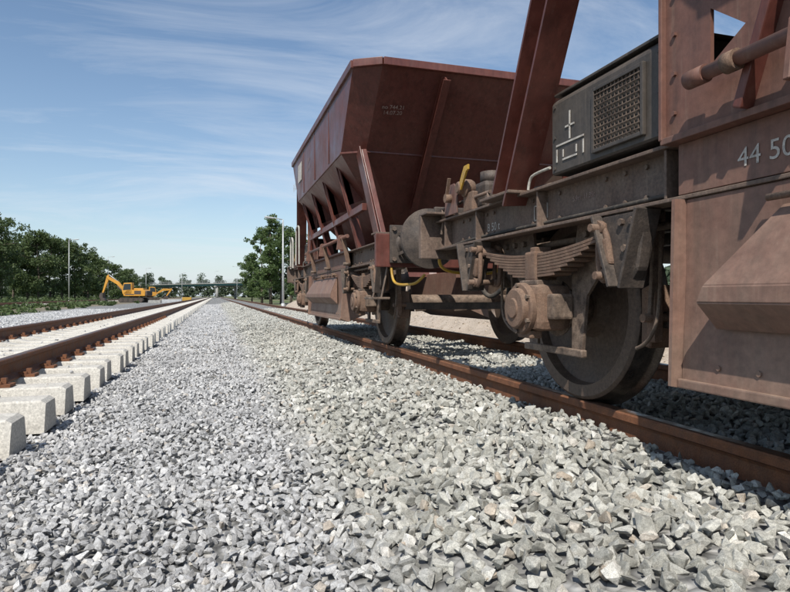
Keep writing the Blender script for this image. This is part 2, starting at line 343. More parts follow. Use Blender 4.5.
            for d in (-1,1):
                prism(W,'axle_guard_leg',[(s*.925,ya+d*.60,.85),(s*.925,ya+d*.20,.85),(s*.925,ya+d*.155,.60),(s*.925,ya+d*.155,.27),(s*.925,ya+d*.235,.27),(s*.925,ya+d*.27,.52)],(-s*.016,0,0),GEAR)
                yb=ya+d*.66
                prism(W,'spring_bracket',[(s*1.005,yb-d*.10,.838),(s*1.005,yb+d*.15,.838),(s*1.005,yb+d*.11,.62),(s*1.005,yb+d*.05,.55),(s*1.005,yb-.0,.56)],(s*.055,0,0),DARK,bev=.008)
                beam(W,'spring_bracket_flange',(s*1.05,yb+d*.155,.838),(s*1.05,yb+d*.06,.55),.11,.014,DARK,up=(0,1,0))
                beam(W,'spring_bracket_flange',(s*1.05,yb-d*.105,.838),(s*1.05,yb-d*.0,.555),.11,.014,DARK,up=(0,1,0))
                bolts(W,'spring_bracket_bolts',[(s*1.065,yb+d*.03,.80),(s*1.065,yb+d*.09,.80),(s*1.065,yb+d*.05,.70)],(1,0,0),.014,GEAR,.02)
                for xx in (.94,1.065):
                    ye=ya+d*.57
                    tube(W,'shackle_link',[(s*xx,ye,.80),(s*xx,ye+d*.03,.77),(s*xx,ye+d*.055,.68),(s*xx,ye+d*.05,.60),(s*xx,ye+d*.015,.575),(s*xx,ye-d*.012,.61),(s*xx,ye-d*.02,.70),(s*xx,ye-d*.015,.77)],.013,GEARR,cyc=True)
                    rod(W,'shackle_nut',(s*(xx-.012),ye,.79),(s*(xx+.022),ye,.79),.03,GEARR,seg=6)
                    rod(W,'shackle_nut',(s*(xx-.012),ye+d*.03,.60),(s*(xx+.022),ye+d*.03,.60),.026,GEARR,seg=6)
                rod(W,'shackle_pin',(s*.93,ya+d*.57,.79),(s*1.12,ya+d*.57,.79),.016,GEARR)
                rod(W,'shackle_pin',(s*.93,ya+d*.60,.60),(s*1.12,ya+d*.60,.60),.016,GEARR)
                box(W,'shackle_block',(s*1.06,ya+d*.60,.69),(.05,.06,.11),GEARR,Matrix.Rotation(d*.25,3,'X'),.012)
                prism(W,'brake_shoe',[(s*.80,ya+d*.475,.55),(s*.80,ya+d*.49,.44),(s*.80,ya+d*.475,.31),(s*.80,ya+d*.53,.30),(s*.80,ya+d*.56,.43),(s*.80,ya+d*.53,.57)],(-s*.11,0,0),GEARR,bev=.006)
                beam(W,'brake_shoe_carrier',(s*.81,ya+d*.57,.33),(s*.81,ya+d*.57,.54),.05,.04,GEARR)
                beam(W,'brake_hanger',(s*.815,ya+d*.57,.43),(s*.83,ya+d*.62,.86),.02,.05,GEAR)
                rod(W,'brake_hanger_pin',(s*.74,ya+d*.57,.43),(s*.87,ya+d*.57,.43),.018,GEARR)
                tube(W,'safety_loop',[(s*.86,ya+d*.66,.85),(s*.87,ya+d*.68,.5),(s*.87,ya+d*.62,.33),(s*.84,ya+d*.50,.30)],.008,GEAR)
            box(W,'axle_guard_tie',(s*.93,ya,.255),(.03,.52,.035),GEAR)
            bolts(W,'axle_guard_bolts',[(s*.935,ya+d*yy,.80) for d in (-1,1) for yy in (.28,.38,.48)],(1,0,0),.016,GEAR)
    for yh in (-1.0,5.67):
        d=-1 if yh<0 else 1
        box(W,'headstock',(0,yh,.93),(2.34,.05,.30),SOLE if d>0 else RED,bev=.008)
        box(W,'headstock_top',(0,yh-d*.06,1.085),(2.34,.16,.014),SOLE,bev=.003)
        for s in (-1,1):
            O=(s*.875,yh+d*.025,.985)
            box(W,'buffer_base',(s*.875,yh+d*.04,.985),(.34,.03,.34),DARK,bev=.01)
            bolts(W,'buffer_bolts',[(s*.875+a,yh+d*.065,.985+b) for a in(-.135,.135) for b in (-.135,.135)],(0,1,0),.02,GEAR,.025)
            lathe(W,'buffer_housing',[(.03,0.0),(.03,.12),(.05,.10),(.22,.092),(.23,.108),(.27,.108),(.275,.09),(.275,.07),(.50,.07),(.52,.12),(.545,.20),(.556,.243),(.572,.245),(.5715,.235),(.577,.12),(.5795,.001)],O,(0,d,0),DARK,seg=48)
            for k in range(4):
                an=math.pi/4+k*math.pi/2; 
                beam(W,'buffer_rib',(s*.875+.13*math.cos(an),yh+d*.06,.985+.13*math.sin(an)),(s*.875+.095*math.cos(an),yh+d*.2,.985+.095*math.sin(an)),.012,.03,DARK)
        box(W,'drawhook_plate',(0,yh+d*.035,.985),(.34,.025,.26),DARK)
        tube(W,'drawhook',[(0,yh,.985),(0,yh+d*.25,.985),(0,yh+d*.33,.97),(0,yh+d*.36,1.03),(0,yh+d*.31,1.09),(0,yh+d*.26,1.07)],.035,DARK)
        tube(W,'screw_coupling',[(-.05,yh+d*.28,1.0),(-.06,yh+d*.3,.8),(0,yh+d*.3,.62),(.06,yh+d*.3,.8),(.05,yh+d*.28,1.0)],.018,DARK)
        for s in (-1,1):
            tube(W,'brake_hose',[(s*.3,yh+d*.03,.88),(s*.3,yh+d*.18,.86),(s*.3,yh+d*.32,.62),(s*.26,yh+d*.42,.5),(s*.2,yh+d*.5,.55),(s*.17,yh+d*.54,.6)],.02,RUBBER)
        tube(W,'shunter_handle',[(-1.02,yh,.80),(-1.02,yh+d*.02,.68),(-1.0,yh+d*.1,.62),(-.97,yh+d*.35,.615),(-.92,yh+d*.45,.63),(-.87,yh+d*.48,.70)] if d<0 else [(-1.02,yh,.80),(-1.02,yh+.05,.7),(-.7,yh+.08,.68),(-.5,yh+.05,.7),(-.5,yh,.8)],.012,YEL)
    for yy in (-.6,.75,2.9,3.7,5.0): box(W,'cross_member',(0,yy,.94),(1.96,.06,.16),DARK)
    for xx in (-.3,.3): box(W,'centre_sill',(xx,4.6,.94),(.08,2.1,.18),DARK)
    for xx in (-.3,.3): box(W,'centre_sill',(xx,-.2,.94),(.08,1.5,.18),DARK)
    box(W,'platform_deck',(0,4.55,1.055),(1.9,2.2,.012),SOLE,bev=0)
    for yw in (0,4.35):
        rod(W,'axle',(-1.0,yw,.46),(1.0,yw,.46),.075,GEAR,24)
        for s in (-1,1):
            prof=[(.105,.08),(.105,.12),(.09,.125),(.055,.15),(.05,.20),(.065,.33),(.085,.375),(.135,.385),(.135,.395),(.137,.44),(.130,.452),(.125,.456),(.09,.459),(.04,.462),(.028,.468),(.018,.482),(.008,.489),(0,.485),(-.004,.46),(-.004,.39),(.03,.37),(.035,.2),(.01,.14),(-.02,.12),(-.02,.08)]
            lathe(W,'wheel',prof,(s*.655,yw,.46),(s,0,0),WHEEL,seg=96,mats=[TREAD],mfun=lambda i:1 if 11<=i<=15 else 0)
            rod(W,'axle_hub',(s*.74,yw,.46),(s*.93,yw,.46),.095,GEAR,24)
        for d in (-1,1): box(W,'brake_beam',(0,yw+d*.55,.42),(1.5,.06,.07),DARK)
        for xx in (-.25,.25): beam(W,'brake_link',(xx,yw-.55,.42),(xx,yw+.55,.36),.02,.05,GEAR)
    beam(W,'brake_rod',(0,.6,.42),(0,3.8,.42),.04,.04,DARK)
    rod(W,'brake_cylinder',(.35,3.6,.72),(.35,4.1,.72),.16,DARK,32,bev=.02)
    rod(W,'air_reservoir',(-.55,4.75,.70),(-.55,5.45,.70),.13,DARK,32,bev=.04)
    for yy in (4.85,5.35): box(W,'reservoir_strap',(-.55,yy,.72),(.28,.03,.29),GEAR,bev=.004)
    for s in (-1,1):
        c0,c1=.98,3.35
        prof=[(1.055,.838),(1.055,.70),(1.055,.60),(1.075,.24),(.98,.20),(.45,.42),(.45,.838)]
        prism(W,'discharge_chute',[(s*a,c0,z) for a,z in prof],(0,c1-c0,0),REDL,bev=.004)
        prism(W,'chute_side_flange',[(s*1.035,c1,.838),(s*1.10,c1,.838),(s*1.115,c1,.225),(s*1.03,c1,.21)],(0,.014,0),REDL)
        fp=[(1.062,.77),(1.17,.55),(1.172,.50),(1.085,.42)]
        bm=bmesh.new()
        A=[bm.verts.new((s*fp[0][0],3.00,fp[0][1])),bm.verts.new((s*fp[1][0],3.17,fp[1][1])),bm.verts.new((s*fp[2][0],3.19,fp[2][1])),bm.verts.new((s*fp[3][0],3.2,fp[3][1]))]
        B=[bm.verts.new((s*fp[0][0],1.25,fp[0][1])),bm.verts.new((s*fp[1][0],1.13,fp[1][1])),bm.verts.new((s*fp[2][0],1.12,fp[2][1])),bm.verts.new((s*fp[3][0],1.12,fp[3][1]))]
        for i in range(3): bm.faces.new((A[i],A[i+1],B[i+1],B[i]))
        bm.faces.new(A); bm.faces.new(B[::-1])
        bmesh.ops.bevel(bm,geom=bm.edges[:],offset=.004,segments=2,affect='EDGES')
        from_bm('discharge_flap',bm,REDL,W)
        for yy in (2.86,2.2,1.4): box(W,'flap_hinge',(s*1.085,yy,.79),(.05,.07,.045),GEARR)
        rod(W,'flap_hinge_rod',(s*1.09,3.02,.79),(s*1.09,1.2,.79),.010,GEARR)
        bolts(W,'chute_bolts',[(s*1.073,yy,.30) for yy in np.arange(1.1,3.3,.14)],(1,0,0),.009,REDL,.01)
        beam(W,'chute_bottom_lip',(s*1.083,c1,.235),(s*1.083,c0,.235),.02,.03,REDL)
    for s in (-1,1):
        b0,b1=3.45,4.17
        pts=[(s*1.05,b0,1.075),(s*1.05,b0,1.40),(s*1.0,b0,1.44),(s*.6,b0,1.44),(s*.6,b0,1.075)]
        prism(W,'equipment_box',pts,(0,b1-b0,0),BLACK,bev=.008)
        box(W,'equipment_box_lid',(s*.80,(b0+b1)/2,1.447),(.46,b1-b0+.02,.012),BLACK)
        bolts(W,'box_screws',[(s*1.052,yy,zz) for yy in (b0+.03,b1-.03) for zz in (1.10,1.24,1.38)],(1,0,0),.008,BLACK,.008)
        g0,g1,z0,z1=3.55,3.84,1.11,1.36; xf=s*1.056
        for nm,c,sz in (('a',((g0+g1)/2,z0),(g1-g0,.016)),('b',((g0+g1)/2,z1),(g1-g0,.016)),('c',(g0,(z0+z1)/2),(.016,z1-z0+.016)),('d',(g1,(z0+z1)/2),(.016,z1-z0+.016))):
            box(W,'grille_frame_'+nm,(xf+s*.003,c[0],c[1]),(.016,sz[0],sz[1]),BLACK,bev=.003)
        box(W,'grille_recess',(s*1.0545,(g0+g1)/2,(z0+z1)/2),(.003,g1-g0,z1-z0),RUBBER,bev=0)
        bm=bmesh.new()
        for k in range(1,13):
            y=g0+(g1-g0)*k/13; r=bmesh.ops.create_cube(bm,size=1); bmesh.ops.transform(bm,matrix=Matrix.Translation((xf+s*.004,y,(z0+z1)/2))@Matrix.Diagonal((.003,.004,z1-z0,1)),verts=r['verts'])
        for k in range(1,11):
            z=z0+(z1-z0)*k/11; r=bmesh.ops.create_cube(bm,size=1); bmesh.ops.transform(bm,matrix=Matrix.Translation((xf+s*.007,(g0+g1)/2,z))@Matrix.Diagonal((.003,g1-g0,.004,1)),verts=r['verts'])
        from_bm('grille_mesh',bm,GEAR,W)
        if s<0:
            xs=-1.0535
            def ln(p,q,w=.008):
                y0_,z0_=p;y1_,z1_=q
                box(W,'box_symbol',(xs,(y0_+y1_)/2,(z0_+z1_)/2),(.003,abs(y1_-y0_)+w,abs(z1_-z0_)+w),WHITE,bev=0)
            ln((4.12,1.20),(3.92,1.20)); ln((4.02,1.215),(4.02,1.33)); ln((4.05,1.27),(3.99,1.27))
            ln((4.12,1.13),(4.12,1.18)); ln((3.92,1.13),(3.92,1.18)); ln((4.07,1.13),(3.97,1.13)); ln((4.07,1.145),(4.07,1.17)); ln((3.97,1.145),(3.97,1.17))
    text(W,'number_marking','44 50 974 3-7',(-1.0605,3.145,.90),.080,RSIDE,WHITE)
    text(W,'load_marking','B 50 t',(-.9985,4.95,.90),.065,RSIDE,WHITE)
    text(W,'data_marking','5.9m  11.35t',(-.9985,4.08,.945),.032,RSIDE,CHALK)
    for c,sz in (((4.35,.97),(.12,.006)),((4.35,.90),(.12,.006)),((4.41,.935),(.006,.07)),((4.29,.935),(.006,.07))):
        box(W,'data_panel_line',(-.9985,c[0],c[1]),(.003,sz[0],sz[1]),WHITE,bev=0)
    for s in (-1,1):
        box(W,'lever_bracket',(s*1.03,5.12,1.10),(.04,.14,.12),GEARR,bev=.01)
        lathe(W,'valve_body',[(0,.0),(0,.045),(.02,.055),(.06,.055),(.07,.04),(.10,.038),(.11,.03),(.11,0)],(s*1.0,5.15,1.19),(s,0,0),GEARR,seg=20)
        prism(W,'changeover_lever',[(s*1.09,5.17,1.17),(s*1.09,5.11,1.17),(s*1.09,5.03,1.27),(s*1.09,5.0,1.275),(s*1.09,5.0,1.305),(s*1.09,5.06,1.305)],(s*.012,0,0),YEL,bev=.002)
        prism(W,'changeover_plate',[(s*1.07,5.42,1.045),(s*1.07,5.22,1.045),(s*1.07,5.22,1.2),(s*1.07,5.27,1.24),(s*1.07,5.37,1.24),(s*1.07,5.42,1.2)],(s*.010,0,0),REDL,bev=.003)
        rod(W,'changeover_boss',(s*1.07,5.32,1.15),(s*1.12,5.32,1.15),.028,GEARR)
        beam(W,'changeover_handle',(s*1.11,5.32,1.15),(s*1.11,5.27,1.27),.010,.022,GEARR,up=(s,0,0))
        box(W,'distributor_valve',(s*.85,5.2,1.15),(.2,.22,.18),DARK,None,.03)
        rod(W,'distributor_cap',(s*.85,5.2,1.24),(s*.85,5.2,1.31),.07,DARK)
        tube(W,'air_pipe',[(s*.85,5.08,1.2),(s*.86,4.95,1.22),(s*.9,4.8,1.1),(s*.9,4.3,1.08),(s*.9,3.4,1.08)],.012,GEAR)
        tube(W,'air_pipe',[(s*.95,5.3,1.2),(s*1.0,5.45,1.22),(s*1.03,5.55,1.1),(s*1.03,5.6,.95)],.011,GEAR)
        tube(W,'pull_handle',[(s*1.04,4.40,1.05),(s*1.04,4.39,1.10),(s*1.04,4.34,1.12),(s*1.04,4.2,1.12)],.007,HANDR)
        rod(W,'grab_iron',(s*1.03,4.85,1.12),(s*1.03,5.6,1.12),.010,SOLE)
        for yy in (4.87,5.58): rod(W,'grab_iron_post',(s*1.03,yy,1.03),(s*1.03,yy,1.12),.010,SOLE)
        rod(W,'reservoir_pipe',(s*1.0,-.9,.81),(s*1.0,.9,.81),.012,GEAR)
        box(W,'foot_step',(s*1.1,-.8,.50),(.16,.34,.02),GEAR)
        beam(W,'step_hanger',(s*1.03,-.95,.84),(s*1.1,-.95,.50),.03,.01,GEAR); beam(W,'step_hanger',(s*1.03,-.65,.84),(s*1.1,-.65,.50),.03,.01,GEAR)
    tube(W,'brake_pipe',[(-.9,-1,.78),(-.9,.0,.79),(-.88,2,.79),(-.9,4,.79),(-.8,5.6,.79)],.016,GEAR)
    if kind=='L':
        for (ya,yb) in ((5.2,5.55),):
            tube(W,'platform_handrail',[(-1.12,ya,1.05),(-1.12,ya,1.45),(-1.12,ya+.02,1.6),(-1.12,(ya+yb)/2,1.65),(-1.12,yb-.02,1.6),(-1.12,yb,1.45),(-1.12,yb,1.05)],.016,HANDR)
        tube(W,'platform_handrail',[(-1.2,3.75,1.05),(-1.2,3.75,1.6),(-1.2,3.8,1.7),(-1.2,4.1,1.7),(-1.2,4.15,1.6),(-1.2,4.15,1.05)],.013,HANDR)
        xs=-1.3475
        def pan(y0,y1,z0,z1): box(W,'white_panel',(xs,(y0+y1)/2,(z0+z1)/2),(.003,abs(y1-y0),z1-z0),WHITE,bev=0)
        pan(2.78,2.42,2.20,2.46)
        text(W,'operator_text','RAIL',(xs,3.35,2.16),.17,RSIDE,WHITE)
        text(W,'small_text','31 84\n6.2 m3',(xs,1.9,2.3),.09,RSIDE,CHALK)
        sl=Vector((0,.59,-.66)).normalized()
        Rm=Matrix(((1,0,0),(0,-sl.y,-.745),(0,-sl.z,-.667)))
        Rm=Rm@Matrix.Rotation(math.radians(3),3,'Z')
        text(W,'chalk_text','no 744.21\n 14.07.20',(-1.04,-.76,2.28),.055,Rm,CHALK)
    return W
CX=2.54
wl=wagon((CX,6.1,0),'L'); wr=wagon((CX,6.1-7.87,0),'R')

# ---------------------------------------------------------------- tracks
def rail_mesh(par,name,x,ztop,y0,y1):
    pr=[(-.075,-.172),(.075,-.172),(.075,-.161),(.035,-.150),(.010,-.135),(.008,-.060),(.014,-.048),(.036,-.038),(.036,-.010),(.030,-.003),(.020,0),(-.020,0),(-.030,-.003),(-.036,-.010),(-.036,-.038),(-.014,-.048),(-.008,-.060),(-.010,-.135),(-.035,-.150),(-.075,-.161)]
    bm=bmesh.new(); ys=[y0,y1]; n=len(pr)
    A=[[bm.verts.new((x+a,y,ztop+b)) for a,b in pr] for y in ys]
    for i in range(n):
        f=bm.faces.new((A[0][i],A[0][(i+1)%n],A[1][(i+1)%n],A[1][i]))
        if 9<=i<=11: f.material_index=1
    bm.faces.new(A[0]); bm.faces.new(A[1][::-1])
    o=from_bm(name,bm,RAIL,par); o.data.materials.append(RAILTOP); return o
def sleepers(par,xc,ztop,y0,n,phase=0,sp=.6,clips=True):
    st=[(-1.30,-.02),(-1.27,0),(-.55,0),(-.38,-.035),(.38,-.035),(.55,0),(1.27,0),(1.30,-.02)]
    verts=[];faces=[]
    for k in range(n):
        y=y0+k*sp+random.uniform(-.008,.008); b=len(verts); dx=random.uniform(-.02,.02); sk=random.uniform(-.006,.006)
        for (x,dz) in st:
            t=ztop+dz; yy=y+sk*x
            wt=.105 if abs(x)>.4 else .09
            verts+=[(xc+x+dx,yy-.15,t-.20-dz),(xc+x+dx,yy-.145,t-.15-dz*.5),(xc+x+dx,yy-wt-.01,t-.012),(xc+x+dx,yy-wt,t),(xc+x+dx,yy+wt,t),(xc+x+dx,yy+wt+.01,t-.012),(xc+x+dx,yy+.145,t-.15-dz*.5),(xc+x+dx,yy+.15,t-.20-dz)]
        for i in range(len(st)-1):
            for j in range(7):
                a=b+i*8+j; faces.append((a,a+1,a+9,a+8))
            faces.append((b+i*8+7,b+i*8,b+i*8+8,b+i*8+15))
        faces.append(tuple(b+j for j in range(8))[::-1]); e=b+(len(st)-1)*8; faces.append(tuple(e+j for j in range(8)))
    me=bpy.data.meshes.new('sleepers'); me.from_pydata(verts,[],faces); me.materials.append(CONC)
    o=link(bpy.data.objects.new('sleepers',me),par)
    if clips:
        bm=bmesh.new()
        def cb(c,s):
            r=bmesh.ops.create_cube(bm,size=1); bmesh.ops.transform(bm,matrix=Matrix.Translation(c)@Matrix.Diagonal((*s,1)),verts=r['verts'])
        for k in range(min(n,45)):
            y=y0+k*sp
            for rx in (-.753,.753):
                for d in (-1,1):
                    cb((xc+rx+d*.13,y,ztop+.012),(.09,.13,.022)); cb((xc+rx+d*.085,y+.04,ztop+.034),(.06,.018,.018)); cb((xc+rx+d*.085,y-.04,ztop+.034),(.06,.018,.018)); cb((xc+rx+d*.12,y,ztop+.045),(.035,.035,.04))
        from_bm('rail_fasteners',bm,RAIL,par)
LX=-1.03-1.30
tl=empty('railway_track'); 
for x in (LX+.753,LX-.753): rail_mesh(tl,'rail',x,.035,-8,420)
sleepers(tl,LX,-.137,3.6+.105-.6*18,420)
tr=empty('railway_track')
for x in (CX-.753,CX+.753): rail_mesh(tr,'rail',x,0,-12,420)
sleepers(tr,CX,-.172,-9,200,clips=False)
t3=empty('railway_track')
for x in (-17.2,-18.7): rail_mesh(t3,'rail',x,-.10,-12,420)
sleepers(t3,-17.95,-.272,-9,300,clips=False)

# ---------------------------------------------------------------- ground
PX=[-60,-22,-19.6,-10,-9,-3.9,-3.6,-1.0,.15,.45,.85,1.15,1.68,1.95,3.15,3.4,4.0,4.7,6.0]
PZ=[-.6,-.55,-.33,-.38,-.40,-.345,-.33,-.335,-.285,-.262,-.145,-.10,-.085,-.115,-.115,-.09,-.13,-.42,-.45]
def H(x,y):
    x=np.asarray(x,float);y=np.asarray(y,float)
    wob=.06*np.sin(y*.9+1)+.05*np.sin(y*2.3)+.03*np.sin(y*5.1+.5)
    xx=np.where((x>-.4)&(x<1.4),x+wob*np.clip(1.4-x,0,1),x)
    h=np.interp(xx,PX,PZ)
    amp=np.where((x>-1)&(x<1.5),.014,.007)
    h=h+amp*(np.sin(x*5.3+y*2.1)+np.sin(x*3.1-y*4.7+1.3)+.6*np.sin(x*11+y*9))
    return h
def gridmesh(name,xs,ys,zf,mat):
    X,Y=np.meshgrid(xs,ys); Z=zf(X,Y); v=np.stack([X.ravel(),Y.ravel(),Z.ravel()],1); nx=len(xs)
    f=[]
    for j in range(len(ys)-1):
        for i in range(nx-1): a=j*nx+i; f.append((a,a+1,a+nx+1,a+nx))
    me=bpy.data.meshes.new(name); me.from_pydata(v.tolist(),[],f); me.materials.append(mat)
    for p in me.polygons: p.use_smooth=True
    return link(bpy.data.objects.new(name,me))
xs=np.concatenate([np.arange(-19.6,-4,.6),np.arange(-4,5,.1),[5,5.3,5.6,6]])
ys=np.concatenate([np.arange(-12,14,.15),np.arange(14,40,.6),np.arange(40,430,10)])
gridmesh('ballast_bed',xs,ys,lambda X,Y:H(X,Y)-.03,BED)
gx=np.concatenate([[-4000,-1500,-500],np.arange(-200,200,8),[500,1500,4000]]); gy=np.concatenate([[-300],np.arange(-40,200,8),[300,600,1500,5000]])
gridmesh('ground',gx,gy,lambda X,Y:-.62+.0*X,GROUND)
def sandz(X,Y):
    u=(X-7.6)/2.4; e=np.clip(1-u*u,0,1)
    return -.66+e*(.80+.16*np.sin(Y*.55)+.10*np.sin(Y*1.7+1)+.05*np.sin(X*4+Y*3)+.03*np.sin(X*9-Y*7)+.02*np.sin(X*17+Y*13))*np.clip((Y+3)/4,0,1)*np.clip((60-Y)/8,0,1)
gridmesh('sand_heap',np.arange(5.1,10.2,.1),np.arange(-3,60,.16),sandz,SAND)

# ---------------------------------------------------------------- ballast stones (instanced)
rc=bpy.data.collections.new('ballast_stone_shapes')
NR=26
for i in range(NR):
    bm=bmesh.new(); n=random.choice([8,9,11,13,16])
    sx,sy,sz=1,random.uniform(.6,.95),random.uniform(.45,.78)
    for k in range(n):
        v=Vector((random.gauss(0,1),random.gauss(0,1),random.gauss(0,1))).normalized()
        v=Vector([math.copysign(abs(c)**.75,c) for c in v])*random.uniform(.8,1.12)
        bm.verts.new((v.x*.5*sx,v.y*.5*sy,v.z*.5*sz))
    r=bmesh.ops.convex_hull(bm,input=bm.verts)
    bmesh.ops.delete(bm,geom=list({g for g in r['geom_interior']+r['geom_unused'] if isinstance(g,bmesh.types.BMVert)}),context='VERTS')
    bmesh.ops.dissolve_limit(bm,angle_limit=math.radians(14),verts=bm.verts,edges=bm.edges)
    bmesh.ops.bevel(bm,geom=bm.edges[:],offset=.018,segments=1,affect='EDGES')
    bmesh.ops.recalc_face_normals(bm,faces=bm.faces)
    me=bpy.data.meshes.new('stone'); bm.to_mesh(me); bm.free(); me.materials.append(ROCK)
    rc.objects.link(bpy.data.objects.new('stone_shape',me))
P=[];SC=[]
def scatter(x0,x1,y0,y1,sp,smin,smax,lift=0,keep=1.0,zf=None):
    gx_=np.arange(x0,x1,sp); gy_=np.arange(y0,y1,sp); X,Y=np.meshgrid(gx_,gy_); X=X.ravel();Y=Y.ravel()
    X=X+rng.uniform(-.5,.5,X.size)*sp; Y=Y+rng.uniform(-.5,.5,Y.size)*sp
    m=np.ones(X.size,bool)
    if keep<1: m&=rng.random(X.size)<keep
    th=math.radians(16.97); d=Y*math.cos(th)+X*math.sin(th); r=X*math.cos(th)-Y*math.sin(th)
    m&=(d>-.8)&(np.abs(r)<1.0*np.abs(d)*.85+1.2)
    for rx in (CX-.753,CX+.753): m&=np.abs(X-rx)>.075
    for rx in (LX-.753,LX+.753): m&=np.abs(X-rx)>.05
    X=X[m];Y=Y[m]; s=smin+(smax-smin)*rng.random(X.size)**1.5
    k=(Y-3.705+.6*18)/.6; fr=np.abs(k-np.round(k))*.6
    ms=~((np.abs(X-LX)<1.33)&(fr<.15))
    X=X[ms];Y=Y[ms];s=s[ms]
    s=np.where((X>1.62)&(X<1.86),np.minimum(s,.042),s)
    Z=(H if zf is None else zf)(X,Y)-.012+lift+rng.uniform(-.008,.008,X.size)
    P.append(np.stack([X,Y,Z],1)); SC.append(s)
scatter(.42,2.0,-.6,9,.036,.040,.070); scatter(.42,1.95,-.6,6,.11,.05,.082,.014,.7)
scatter(-1.15,.42,-.6,9,.030,.030,.052); scatter(-1.15,.42,-.6,6,.09,.035,.060,.010,.7)
scatter(-1.15,1.7,9,26,.042,.042,.066)
scatter(-1.15,1.7,26,60,.075,.07,.11)
scatter(1.9,4.7,-1,12,.042,.042,.068); scatter(1.9,4.8,12,30,.07,.06,.1)
scatter(-3.75,-1.15,.5,12,.038,.036,.06); scatter(-3.75,-1.15,12,32,.06,.055,.085)
scatter(-9,-3.75,4,16,.055,.05,.08); scatter(-9,-3.75,16,45,.10,.08,.13)
scatter(5.3,9.6,2,24,.10,.03,.10,.005,.8,sandz)
P=np.concatenate(P);SC=np.concatenate(SC)
sy=3.705+.6*rng.integers(-3,30,260)+rng.uniform(-.09,.09,260); sx=LX+rng.uniform(-1.2,1.2,260)
ok=(np.abs(np.abs(sx-LX)-.753)>.16); sx=sx[ok]; sy=sy[ok]; ss=rng.uniform(.025,.05,sx.size)
P=np.concatenate([P,np.stack([sx,sy,-.137+ss*.25-np.where(np.abs(sx-LX)<.45,.035,0)],1)]); SC=np.concatenate([SC,ss])
N=len(P); print('stones',N)
me=bpy.data.meshes.new('ballast_stones'); me.vertices.add(N); me.vertices.foreach_set('co',P.astype(np.float32).ravel())
a=me.attributes.new('rot','FLOAT_VECTOR','POINT'); 
R=np.stack([rng.normal(0,.5,N),rng.normal(0,.5,N),rng.uniform(0,6.283,N)],1); a.data.foreach_set('vector',R.astype(np.float32).ravel())
a=me.attributes.new('scl','FLOAT','POINT'); a.data.foreach_set('value',SC.astype(np.float32))
a=me.attributes.new('idx','INT','POINT'); a.data.foreach_set('value',rng.integers(0,NR,N).astype(np.int32))
bo=link(bpy.data.objects.new('ballast_stones',me))
ng=bpy.data.node_groups.new('scatter','GeometryNodeTree')
ng.interface.new_socket(name='Geometry',in_out='INPUT',socket_type='NodeSocketGeometry'); ng.interface.new_socket(name='Geometry',in_out='OUTPUT',socket_type='NodeSocketGeometry')
gi=ng.nodes.new('NodeGroupInput'); go=ng.nodes.new('NodeGroupOutput'); ip=ng.nodes.new('GeometryNodeInstanceOnPoints'); ci=ng.nodes.new('GeometryNodeCollectionInfo')
ci.inputs['Collection'].default_value=rc; ci.inputs['Separate Children'].default_value=True; ci.inputs['Reset Children'].default_value=True
def na(n,t):
    x=ng.nodes.new('GeometryNodeInputNamedAttribute'); x.data_type=t; x.inputs['Name'].default_value=n; return x.outputs['Attribute']
ng.links.new(gi.outputs[0],ip.inputs['Points']); ng.links.new(ci.outputs[0],ip.inputs['Instance']); ip.inputs['Pick Instance'].default_value=True
ng.links.new(na('idx','INT'),ip.inputs['Instance Index']); ng.links.new(na('rot','FLOAT_VECTOR'),ip.inputs['Rotation']); ng.links.new(na('scl','FLOAT'),ip.inputs['Scale'])
ng.links.new(ip.outputs[0],go.inputs[0]); bo.modifiers.new('scatter','NODES').node_group=ng

# ---------------------------------------------------------------- trees
def leaves(centers,radii,per,size,seed):
    g=np.random.default_rng(seed)
    n=len(centers); c=np.repeat(np.asarray(centers),per,0); rr=np.repeat(np.asarray(radii),per)
    d=g.normal(size=(n*per,3)); d/=np.linalg.norm(d,axis=1)[:,None]; p=c+d*(rr*g.random(n*per)**.45)[:,None]*np.array([1,1,.75])
    u=g.normal(size=(n*per,3)); u/=np.linalg.norm(u,axis=1)[:,None]; w=np.cross(u,g.normal(size=(n*per,3))); w/=np.linalg.norm(w,axis=1)[:,None]
    s=(size*g.uniform(.5,1.2,n*per))[:,None]
    q=np.stack([p-u*s,p+w*s*.55,p+u*s,p-w*s*.55],1).reshape(-1,3)
    f=np.arange(len(q)).reshape(-1,4); return q,f
def meshobj(name,V,F,mat,par=None):
    me=bpy.data.meshes.new(name); me.from_pydata(V.tolist(),[],F.tolist()); me.materials.append(mat); return link(bpy.data.objects.new(name,me),par)
